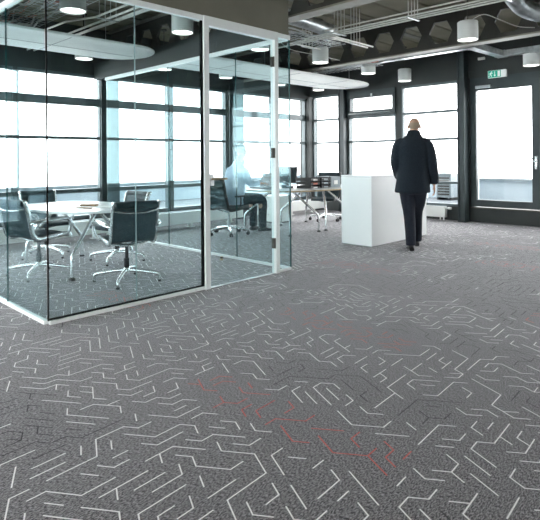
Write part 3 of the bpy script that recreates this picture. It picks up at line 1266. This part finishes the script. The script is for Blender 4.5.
def make_chair(kind):
    """kind 0: meeting chair on four fixed feet; kind 1: desk chair on five castors. Faces +x."""
    root = thing('desk_chair' if kind else 'meeting_chair', (0, 0, 0), cat='chair')
    P = profile(kind)
    strip(MB(), P[:7], .215, .016).build('seat', M['leather'], root, smooth=True, angle=60)
    strip(MB(), P[6:], .215, .016).build('backrest', M['leather'], root, smooth=True, angle=60)
    m = MB()
    xt, zt = P[-2]
    m.tube([(xt, -.205, zt - .012), (xt, .205, zt - .012)], [.036, .036], 14)
    m.build('head_roll', M['leather'], root, smooth=True)
    for s_ in (-1, 1):
        m = MB()
        m.tube([(x, s_ * .226, z) for x, z in P], .014, 10, smooth=4, flat=2.0, up=(0, 1, 0))
        m.build('side_rib', M['black' if kind else 'chrome'], root, smooth=True)
        if not kind:
            m = MB()
            m.tube([(.13, s_ * .236, .437), (.175, s_ * .272, .47), (.19, s_ * .283, .55), (.165, s_ * .285, .615), (.08, s_ * .285, .63),
                    (-.10, s_ * .282, .622), (-.22, s_ * .27, .615), (-.262, s_ * .235, .60)], .0155, 10, smooth=5, flat=1.3)
            m.build('armrest', M['chrome'], root, smooth=True)
        else:
            m = MB()
            m.tube([(-.02, s_ * .236, .43), (.0, s_ * .28, .50), (.0, s_ * .285, .63)], .012, 10, smooth=4)
            m.box(-.11, s_ * .285 - .03, .63, .13, s_ * .285 + .03, .655, .008)
            m.build('armrest', M['black'], root, smooth=True)
    m = MB()
    xs, zs_ = P[-3]
    m.tube([(xs - .002, -.224, zs_ - .035), (xs - .030, -.12, zs_ - .055), (xs - .036, 0, zs_ - .06), (xs - .030, .12, zs_ - .055),
            (xs - .002, .224, zs_ - .035)], .010, 8, smooth=4)
    m.build('back_spreader', M['black' if kind else 'chrome'], root, smooth=True)
    m = MB()
    for x in (.06, -.10):
        m.tube([(x, -.226, .425), (x * .7, -.12, .395), (x * .4, 0, .375), (x * .7, .12, .395), (x, .226, .425)], .012, 10, smooth=4)
    m.build('seat_spreader', M['chrome'], root, smooth=True)
    m = MB()
    m.lathe([(0, .10), (.028, .10), (.028, .24), (.018, .245), (.018, .36), (.05, .368), (.05, .385), (0, .385)], n=18)
    m.build('column', M['brushed'] if kind else M['black'], root, smooth=True)
    n_ = 5 if kind else 4
    m = MB()
    m.lathe([(0, .085), (.036, .085), (.034, .135), (.026, .15), (0, .15)], n=20)
    m.build('hub', M['chrome'], root, smooth=True)
    R_ = .32 if kind else .335
    for k in range(n_):
        a = 2 * PI * k / n_ + (.3 if kind else PI / 4)
        ca, sa = math.cos(a), math.sin(a)
        m = MB()
        zE = .085 if kind else .075
        pts = [(ca * .02, sa * .02, .118), (ca * .12, sa * .12, .112), (ca * (R_ - .04), sa * (R_ - .04), zE + .010), (ca * (R_ - .008), sa * (R_ - .008), zE - .004)]
        rad = [.021, .020, .016, .014]
        if not kind:
            pts += [(ca * R_, sa * R_, .045), (ca * R_, sa * R_, .016)]
            rad += [.014, .013]
        m.tube(pts, rad, 10, smooth=3)
        lg = m.build('leg', M['chrome'], root, smooth=True)
        m = MB()
        if kind:
            for s_ in (-1, 1):
                c = Vector((ca * R_ - sa * .016 * s_, sa * R_ + ca * .016 * s_, .029))
                ax = Vector((-sa, ca, 0))
                m.tube([c - ax * .010, c + ax * .010], .0285, 18)
            m.tube([(ca * R_, sa * R_, .03), (ca * R_, sa * R_, .082)], .009, 8)
            m.build('castor', M['rubber'], lg, smooth=True)
        else:
            m.lathe([(0, 0.0), (.016, 0.0), (.015, .018), (0, .018)], (ca * R_, sa * R_, 0), n=14)
            m.build('glide', M['rubber'], lg, smooth=True)
    return root


def turn_base(root, da):
    """turn the star base and keep the seat where it is"""
    for ch in children(root):
        if ch.name.split('.')[0] in ('leg', 'hub'):
            ch.rotation_euler = (0, 0, da)


G = 'meeting chairs around the white table'
ch0 = make_chair(0)
A = put(ch0, (2.34, 5.87, 0), math.radians(14), 'dark chair at the left side of the meeting table behind the glass corner', G)
B = put(copy_tree(ch0), (2.88, 6.98, 0), math.radians(-93), 'dark chair at the far end of the meeting table, only its back above the top', G)
Cc = put(copy_tree(ch0), (2.84, 4.89, 0), math.radians(77), 'dark chair nearest the white door post at the near end of the meeting table', G)
D = put(copy_tree(ch0), (3.34, 5.98, 0), math.radians(184), 'dark chair at the right side of the meeting table, behind the nearest chair', G)
turn_base(A, math.radians(-9))
turn_base(B, math.radians(60))
turn_base(Cc, math.radians(13))
turn_base(D, math.radians(-8))
dc = make_chair(1)
put(dc, (5.76, 6.66, 0), math.radians(2), 'desk chair on castors under the seated man', 'desk chairs at the work table')
d2 = put(copy_tree(dc), (8.36, 6.70, 0), math.radians(204), 'empty black desk chair behind the letter trays, right end of the work table', 'desk chairs at the work table')
turn_base(d2, math.radians(-30))


# ------------------------------------------------------------------ tables
def boomerang(root, top, foot, knee_z, r=.019):
    m = MB()
    t, f = Vector(top), Vector(foot)
    k = Vector((f.x, f.y, knee_z))
    k1 = k + (t - k).normalized() * .06
    k2 = k - Vector((0, 0, .05))
    m.tube([t, t.lerp(k, .5), k1, k.lerp((k1 + k2) / 2, .4), k2, (f.x, f.y, .02)], r, 12)
    lg = m.build('leg', M['chrome'], root, smooth=True)
    m = MB()
    m.lathe([(0, 0), (.032, 0), (.030, .012), (.016, .030), (0, .030)], (f.x, f.y, 0), n=18)
    m.build('foot', M['rubber'], lg, smooth=True)
    return lg


def table_top(root, a, b, p, z0, z1, em='ply'):
    pts = []
    for j in range(72):
        t = 2 * PI * j / 72
        ct_, st_ = math.cos(t), math.sin(t)
        pts.append((a * math.copysign(abs(ct_) ** (2 / p), ct_), b * math.copysign(abs(st_) ** (2 / p), st_)))
    m = MB()
    m.prism(pts, z1 - .004, z1)
    tp = m.build('tabletop', M['table_top'], root)
    m = MB()
    m.prism(pts, z0, z1 - .004)
    m.build('edge_band', M[em], tp)


mt = thing('meeting_table', (2.83, 5.98, 0), label='white boat-shaped meeting table with splayed chrome legs in the glass room', cat='table')
table_top(mt, .53, .83, 2.5, .690, .714, 'table_top')
m = MB()
m.box(-.07, -.58, .66, .07, .58, .688, .01)
m.build('under_frame', M['black'], mt)
for sx, sy in ((-1, -1), (1, -1), (-1, 1), (1, 1)):
    boomerang(mt, (sx * .03, sy * .50, .665), (sx * .35, sy * .61, 0), .25)

wt = thing('work_table', (7.22, 6.27, 0), label='large oval work table with plywood edge and chrome legs right of the glass room', cat='table')
table_top(wt, 1.17, .76, 2.4, .705, .732)
m = MB()
m.box(-.75, -.36, .675, .75, .36, .705, .01)
m.build('under_frame', M['chrome'], wt)
for px in (-.60, .31):
    for sx in (-1, 1):
        boomerang(wt, (px + sx * .05, -.22, .68), (px + sx * .36, -.52, 0), .28)
        boomerang(wt, (px + sx * .05, .22, .68), (px + sx * .36, .55, 0), .28)

# things on the tables
ZT = .7325
ZM = .7145
nb = MB()
nb.box(-.012, -.11, 0, .012, .11, .010, .002)
o = nb.build('wooden_ruler', M['wood_brown'])
put(o, (2.74, 5.62, ZM), .4)
tag(o, 'thin brown wooden ruler lying flat on the meeting table', 'ruler')
pc = thing('pencil_case', (2.92, 5.86, ZM), .7, 'small brown pencil case on the meeting table behind the ruler', 'pencil case')
m = MB()
m.box(-.03, -.10, 0, .03, .10, .022, .006)
m.build('body', M['wood_brown'], pc)
m = MB()
m.box(-.002, -.095, .022, .002, .095, .0245)
m.build('zip', M['brushed'], pc)
o = MB().box(-.105, -.148, 0, .105, .148, .003).build('paper_sheet', M['paper'])
put(o, (3.02, 5.55, ZM), .5)
tag(o, 'white paper sheet on the meeting table near the closest chair', 'paper')


def laptop(loc, rz, label):
    root = thing('laptop', loc, rz, label, 'laptop')
    m = MB()
    m.box(-.13, -.19, 0, .13, .19, .018, .004)
    m.build('base', M['black'], root)
    m = MB()
    m.box(-.105, -.165, .0185, .03, .165, .0205)
    m.build('keyboard', M['grey_card'], root)
    R_ = Matrix.Rotation(math.radians(18), 3, 'Y')
    m = MB()
    m.box(.125, -.19, .02, .133, .19, .27, .003, R_, (.13, 0, .02))
    lid = m.build('lid', M['black'], root)
    m = MB()
    m.box(.1235, -.175, .035, .1245, .175, .255, 0, R_, (.13, 0, .02))
    m.build('screen', M['screen'], lid)
    return root


laptop((6.50, 6.62, ZT), 0, 'open black laptop in front of the seated man')
mo = thing('computer_monitor', (7.25, 6.72, ZT), math.radians(185), 'black monitor on the work table left of the telephone', 'monitor')
m = MB()
m.box(-.09, -.11, 0, .09, .11, .012, .004)
m.build('stand_foot', M['black'], mo)
m = MB()
m.box(-.012, -.03, .012, .012, .03, .16)
m.build('stand_neck', M['black'], mo)
R_ = Matrix.Rotation(math.radians(-10), 3, 'Y')
m = MB()
m.box(.012, -.22, .06, .035, .22, .365, .004, R_, (.02, 0, .06))
hs = m.build('housing', M['black'], mo)
m = MB()
m.box(.0352, -.21, .075, .0358, .21, .355, 0, R_, (.02, 0, .06))
m.build('screen', M['screen'], hs)

ph = thing('desk_telephone', (6.83, 6.34, ZT), math.radians(-40), 'black desk telephone beside the letter trays', 'telephone')
m = MB()
m.box(-.10, -.11, 0, .10, .11, .03, .006)
m.box(-.10, -.11, .02, -.02, .11, .055, .006)
m.build('body', M['black'], ph)
m = MB()
m.tube([(-.04, -.095, .09), (-.04, -.05, .10), (-.04, .05, .10), (-.04, .095, .09)], [.022, .015, .015, .022], 10, smooth=4)
m.build('handset', M['black'], ph, smooth=True)
m = MB()
for i in range(4):
    for j in range(3):
        m.box(.0 + i * .022, -.05 + j * .03, .03, .014 + i * .022, -.03 + j * .03, .034)
m.build('keypad', M['grey_card'], ph)
m = MB()
m.tube([(-.04, -.10, .08), (-.02, -.15, .03), (.02, -.17, .015), (.05, -.13, .012), (.06, -.11, .015)], .004, 6, smooth=5)
m.build('cord', M['black'], ph)


def trays(loc, rz, label, papers):
    root = thing('letter_tray_stack', loc, rz, label, 'letter trays', 'letter trays on the work table')
    for k in range(3):
        z = k * .064
        m = MB()
        m.box(-.125, -.16, z, .125, .16, z + .004)
        m.box(-.125, -.16, z, -.121, .16, z + .048)
        m.box(.121, -.16, z, .125, .16, z + .048)
        m.box(-.125, .156, z, .125, .16, z + .048)
        m.box(-.125, -.16, z, -.06, -.156, z + .034)
        m.box(.06, -.16, z, .125, -.156, z + .034)
        for sx in (-.121, .117):
            for sy in (-.15, .14):
                m.box(sx, sy, z + .044, sx + .004, sy + .012, z + .066)
        t = m.build('tray', M['black'], root)
        m = MB()
        m.box(-.105, -.155, z + .005, .105, .145, z + .03)
        m.build('paper_stack', M[papers[k]], t)
    return root


t1 = trays((6.98, 5.98, ZT), .05, 'black three-tier letter tray holding papers, left of the pair', ('paper', 'paper_red', 'paper'))
t2 = trays((7.26, 5.97, ZT), .02, 'black three-tier letter tray with grey folders, right of the pair', ('grey_card', 'grey_card', 'grey_card'))
bf = thing('box_file', (7.55, 5.97, ZT), 0, 'grey box file at the right end of the letter trays', 'box file')
m = MB()
m.box(-.13, -.15, 0, .13, .15, .185, .004)
m.build('case', M['grey_card'], bf)
m = MB()
m.box(-.05, -.153, .05, .05, -.15, .12)
m.build('spine_label', M['paper'], bf)
for k, nm in enumerate((0,)):
    pd = thing('drawer_pedestal', (7.55, 7.33, 0), 0, 'white drawer pedestal on the floor behind the work table', 'drawer unit')
    m = MB()
    m.box(-.22, -.25, .02, .22, .25, .52, .004)
    m.build('cabinet', M['rad'], pd)
    for j in range(3):
        m = MB()
        m.box(-.226, -.24, .035 + j * .16, -.2205, .24, .185 + j * .16)
        d_ = m.build('drawer', M['rad'], pd)
        m = MB()
        m.box(-.24, -.06, .16 + j * .16, -.226, .06, .170 + j * .16)
        m.build('drawer_handle', M['brushed'], d_)
    m = MB()
    m.box(-.2, -.23, 0, .2, .23, .02)
    m.build('plinth', M['black'], pd)


# ------------------------------------------------------------------ people
def head_geo(m, c, rot):
    """head pieces around the head centre c (midway chin-top), facing local +y"""
    def q(v):
        return rot @ Vector(v) + c
    m.ball(q((0, -.012, .030)), .074, .095, .090, rot)
    m.ball(q((0, .020, -.035)), .060, .070, .078, rot)
    m.ball(q((0, .040, -.085)), .036, .040, .030, rot)
    m.tube([q((0, .086, .020)), q((0, .105, -.015)), q((0, .092, -.028))], [.009, .015, .010], 8)
    for s_ in (-1, 1):
        m.ball(q((s_ * .080, -.010, -.008)), .012, .022, .034, rot)
        m.ball(q((s_ * .030, .080, .030)), .020, .010, .008, rot)
    m.ball(q((0, .080, -.052)), .026, .014, .010, rot)


def hand(m, wrist, dirv, palm_n, side, curl=.5, sc=1.0):
    """palm + five fingers. dirv fingers direction, palm_n palm facing, side = +1 if the thumb lies on dirv x palm_n side"""
    d = Vector(dirv).normalized()
    nrm = Vector(palm_n)
    nrm = (nrm - d * nrm.dot(d)).normalized()
    w = d.cross(nrm) * side
    o = Vector(wrist)
    for k in (-.028, -.0095, .0095, .028):
        m.tube([o + w * k * .6 - d * .01, o + d * .045 * sc + w * k, o + d * .088 * sc + w * k * 1.1], [.016, .0155, .012], 8)
    lens = (.062, .074, .070, .054)
    for i, k in enumerate((.0315, .0105, -.0105, -.031)):
        p = o + d * .088 * sc + w * k * 1.1
        L_ = lens[i] * sc
        dd = d.copy()
        pts = [p - d * .02]
        for jj, f in enumerate((.42, .32, .26)):
            ang = curl * (.6 + .5 * jj)
            dd = (dd * math.cos(ang) + nrm * math.sin(ang)).normalized()
            pts.append(pts[-1] + dd * L_ * f + (d * .02 if jj == 0 else Vector()))
        m.tube(pts, [.0088, .0084, .0078, .0066], 8)
    p = o + d * .022 + w * .022
    m.tube([p, p + (d * .6 + w * .7 + nrm * .3).normalized() * .038, p + (d * .6 + w * .7 + nrm * .3).normalized() * .036 + (d * .85 + w * .15 + nrm * .35).normalized() * .034],
           [.014, .011, .008], 8)


def shoe(name, root, ankle, yaw, toe_up=0.0):
    m = MB()
    secs = [(-.075, .032, .052), (-.055, .036, .075), (-.01, .037, .085), (.05, .040, .068), (.10, .045, .050), (.15, .044, .040), (.185, .032, .032), (.20, .016, .022)]
    rings = []
    for y, hw, h in secs:
        ring = []
        for j in range(14):
            a = 2 * PI * j / 14
            x = hw * math.cos(a)
            z = h / 2 + h / 2 * math.sin(a)
            if math.sin(a) < 0:
                x = hw * math.copysign(abs(math.cos(a)) ** .5, math.cos(a))
            ring.append(m.bm.verts.new((x, y, z)))
        rings.append(ring)
    for a, b in zip(rings, rings[1:]):
        for j in range(14):
            m.face((a[j], a[(j + 1) % 14], b[(j + 1) % 14], b[j]))
    m.face(rings[0])
    m.face(rings[-1])
    m.xf(Matrix.Translation(ankle) @ Matrix.Rotation(yaw, 4, 'Z') @ Matrix.Rotation(toe_up, 4, 'X'))
    return m.build(name, M['shoe'], root, smooth=True)


I3 = Matrix.Identity(3)
# --- walking man, seen from behind (faces local +y)
wm = thing('person', (6.44, 3.66, 0), math.radians(32 - 90), 'bald man in a dark navy coat walking away beside the white counter', 'person')
m = MB()
hr = Matrix.Rotation(math.radians(6), 3, 'Z')
HC = Vector((.020, .035, 1.662))
head_geo(m, HC, hr)
m.tube([(.01, -.005, 1.40), (.012, .010, 1.52), (.016, .018, 1.61)], [.075, .062, .060], 14)
m.loft([(0, 0, .84, .13, .10), (0, 0, .95, .15, .105), (0, 0, 1.10, .14, .095), (0, 0, 1.25, .16, .10), (0, 0, 1.38, .17, .10), (0, 0, 1.45, .12, .08)])
m.tube([(.17, 0, 1.40), (.235, -.03, 1.14), (.262, .03, .93), (.272, .045, .885)], [.05, .042, .034, .028], 12)
m.tube([(-.17, 0, 1.40), (-.215, -.03, 1.14), (-.175, .16, .98), (-.165, .20, .97)], [.05, .042, .034, .028], 12)
hand(m, (.277, .05, .875), (.05, .10, -1), (-1, .1, 0), 1, .38)
hand(m, (-.163, .21, .968), (.25, 1, -.1), (.9, -.2, -.3), -1, .5)
m.tube([(-.085, 0, .86), (-.05, .04, .48), (-.035, -.03, .08)], [.08, .055, .04], 14)
m.tube([(.085, 0, .86), (.055, .22, .49), (.06, .31, .10)], [.08, .055, .04], 14)
remesh(m.build('body', M['skin'], wm), .0042, 3)
# coat
m = MB()
m.loft([(-.010, 0, .775, .232, .165), (-.010, 0, .80, .234, .168), (-.005, 0, .95, .215, .155), (0, -.005, 1.10, .205, .15), (0, -.01, 1.27, .208, .15),
        (0, -.01, 1.40, .205, .142), (0, -.01, 1.47, .172, .125), (.005, -.004, 1.515, .130, .105), (.010, .006, 1.55, .098, .090), (.014, .014, 1.585, .084, .082)], n=32, p=2.3)
m.tube([(.12, -.01, 1.455), (.185, -.015, 1.405), (.228, -.03, 1.28), (.252, -.035, 1.13), (.274, .015, .97), (.280, .035, .90)], [.072, .080, .072, .066, .061, .056], 16, smooth=3)
m.tube([(-.12, -.01, 1.455), (-.185, -.015, 1.405), (-.220, -.025, 1.28), (-.227, -.025, 1.14), (-.19, .13, 1.0), (-.17, .19, .975)], [.072, .080, .072, .066, .059, .054], 16, smooth=3)
remesh(m.build('coat', M['jacket'], wm), .011, 5)
m = MB()
m.tube([(.012, .010, 1.535), (.016, .018, 1.605)], [.100, .080], 20)
m.build('collar', M['jacket'], wm, smooth=True)
m = MB()
m.loft([(0, 0, .76, .16, .125), (0, 0, .86, .17, .13), (0, 0, .95, .165, .12)], n=24)
m.tube([(-.085, 0, .82), (-.068, .025, .65), (-.052, .04, .48), (-.042, -.005, .25), (-.036, -.025, .065)], [.105, .094, .078, .070, .066], 16, smooth=3)
m.tube([(.085, 0, .82), (.075, .12, .65), (.055, .22, .49), (.058, .27, .26), (.06, .305, .085)], [.105, .094, .078, .070, .064], 16, smooth=3)
remesh(m.build('trousers', M['trousers'], wm), .010, 4)
shoe('shoe', wm, (-.036, -.03, 0), math.radians(8))
shoe('shoe', wm, (.06, .31, .018), math.radians(-4), math.radians(3))
# cropped grey hair around the back and the sides of the bald head
m = MB()
for i in range(9):
    pass
V = []
for i in range(0, 8):
    th = math.radians(76 + i * 8)
    row = []
    for j in range(0, 25):
        phv = math.radians(192 + j * (348 - 192) / 24)
        p = Vector((.0755 * math.sin(th) * math.cos(phv), .0968 * math.sin(th) * math.sin(phv) - .012, .0915 * math.cos(th) + .030))
        row.append(m.bm.verts.new(hr @ p + HC))
    V.append(row)
for a, b in zip(V, V[1:]):
    for j in range(24):
        m.face((a[j], a[j + 1], b[j + 1], b[j]))
ho = m.build('hair', M['hair_grey'], wm, smooth=True)
sm = ho.modifiers.new('thick', 'SOLIDIFY')
sm.thickness = .004
sm.offset = -1
for s_ in (-1, 1):
    m = MB()
    m.ball(hr @ Vector((s_ * .030, .089, .022)) + HC, .010, .006, .007)
    m.build('eye', M['eye'], wm, smooth=True)

# --- seated man (faces local +y), hips at the origin
sm_ = thing('person', (5.86, 6.66, 0), math.radians(-2 - 90), 'seated man in a light blue shirt working at the table behind the glass door', 'person')
sm_.scale = (1.07, 1.07, 1.07)
m = MB()
hr = Matrix.Rotation(math.radians(-12), 3, 'X')
HC = Vector((0, .17, 1.275))
head_geo(m, HC, hr)
m.tube([(0, .09, 1.03), (0, .115, 1.12), (0, .14, 1.20)], [.072, .060, .058], 14)
m.loft([(0, 0, .47, .16, .11), (0, 0, .56, .155, .11), (0, .02, .70, .145, .10), (0, .05, .85, .16, .105), (0, .07, .98, .165, .10), (0, .085, 1.06, .11, .08)])
HANDS = []
for s_ in (-1, 1):
    m.tube([(s_ * .145, .075, .975), (s_ * .222, .14, .80), (s_ * .17, .36, .775), (s_ * .155, .42, .775)], [.044, .040, .034, .027], 12)
    hand(m, (s_ * .152, .435, .775), (-.12 * s_, 1, -.06), (0, -.05, -1), s_ * 1, .22)
    m.tube([(s_ * .09, .02, .53), (s_ * .12, .46, .53), (s_ * .11, .50, .30), (s_ * .11, .50, .10)], [.075, .058, .05, .04], 14)
remesh(m.build('body', M['skin'], sm_), .0042, 3)
m = MB()
m.loft([(0, -.01, .46, .19, .14), (0, -.01, .52, .20, .145), (0, .0, .62, .195, .14), (0, .02, .74, .19, .135), (0, .045, .86, .20, .135), (0, .065, .96, .205, .128),
        (0, .078, 1.02, .175, .112), (0, .088, 1.06, .115, .09), (0, .095, 1.095, .078, .076)], n=32, p=2.3)
for s_ in (-1, 1):
    m.tube([(s_ * .155, .07, .995), (s_ * .200, .09, .94), (s_ * .228, .14, .80), (s_ * .20, .27, .785), (s_ * .168, .375, .782)], [.062, .064, .058, .050, .042], 14, smooth=3)
remesh(m.build('shirt', M['shirt'], sm_), .010, 4)
m = MB()
m.tube([(0, .093, 1.075), (0, .105, 1.115)], [.085, .072], 20)
m.build('collar', M['shirt'], sm_, smooth=True)
m = MB()
m.loft([(0, 0, .46, .18, .15), (0, 0, .52, .19, .155), (0, 0, .58, .185, .145)], n=24)
for s_ in (-1, 1):
    m.tube([(s_ * .09, .02, .535), (s_ * .105, .25, .54), (s_ * .12, .44, .53), (s_ * .117, .51, .46), (s_ * .112, .51, .28), (s_ * .11, .51, .07)],
           [.105, .092, .078, .075, .068, .066], 16, smooth=3)
remesh(m.build('trousers', M['grey_trousers'], sm_), .010, 4)
for s_ in (-1, 1):
    shoe('shoe', sm_, (s_ * .11, .52, 0), -s_ * math.radians(5))
m = MB()
V = []
for i in range(0, 12):
    th = math.radians(4 + i * 9)
    row = []
    for j in range(0, 37):
        phv = math.radians(-200 + j * 220 / 36 + 0)
        t0 = max(0, (i - 5)) * 2.0
        phv = math.radians(-198 - 0 + t0 + j * (216 - 2 * t0 + 0) / 36) if i > 3 else math.radians(j * 10)
        p = Vector((.081 * math.sin(th) * math.cos(phv), .102 * math.sin(th) * math.sin(phv) - .012, .098 * math.cos(th) + .030))
        row.append(m.bm.verts.new(hr @ p + HC))
    V.append(row)
for a, b in zip(V[:4], V[1:4]):
    for j in range(36):
        m.face((a[j], a[j + 1], b[j + 1], b[j]))
for a, b in zip(V[4:], V[5:]):
    for j in range(36):
        m.face((a[j], a[j + 1], b[j + 1], b[j]))
ho = m.build('hair', M['hair_white'], sm_, smooth=True)
k = ho.modifiers.new('thick', 'SOLIDIFY')
k.thickness = .012
k.offset = -1
for s_ in (-1, 1):
    m = MB()
    m.ball(hr @ Vector((s_ * .030, .089, .022)) + HC, .010, .006, .007)
    m.build('eye', M['eye'], sm_, smooth=True)
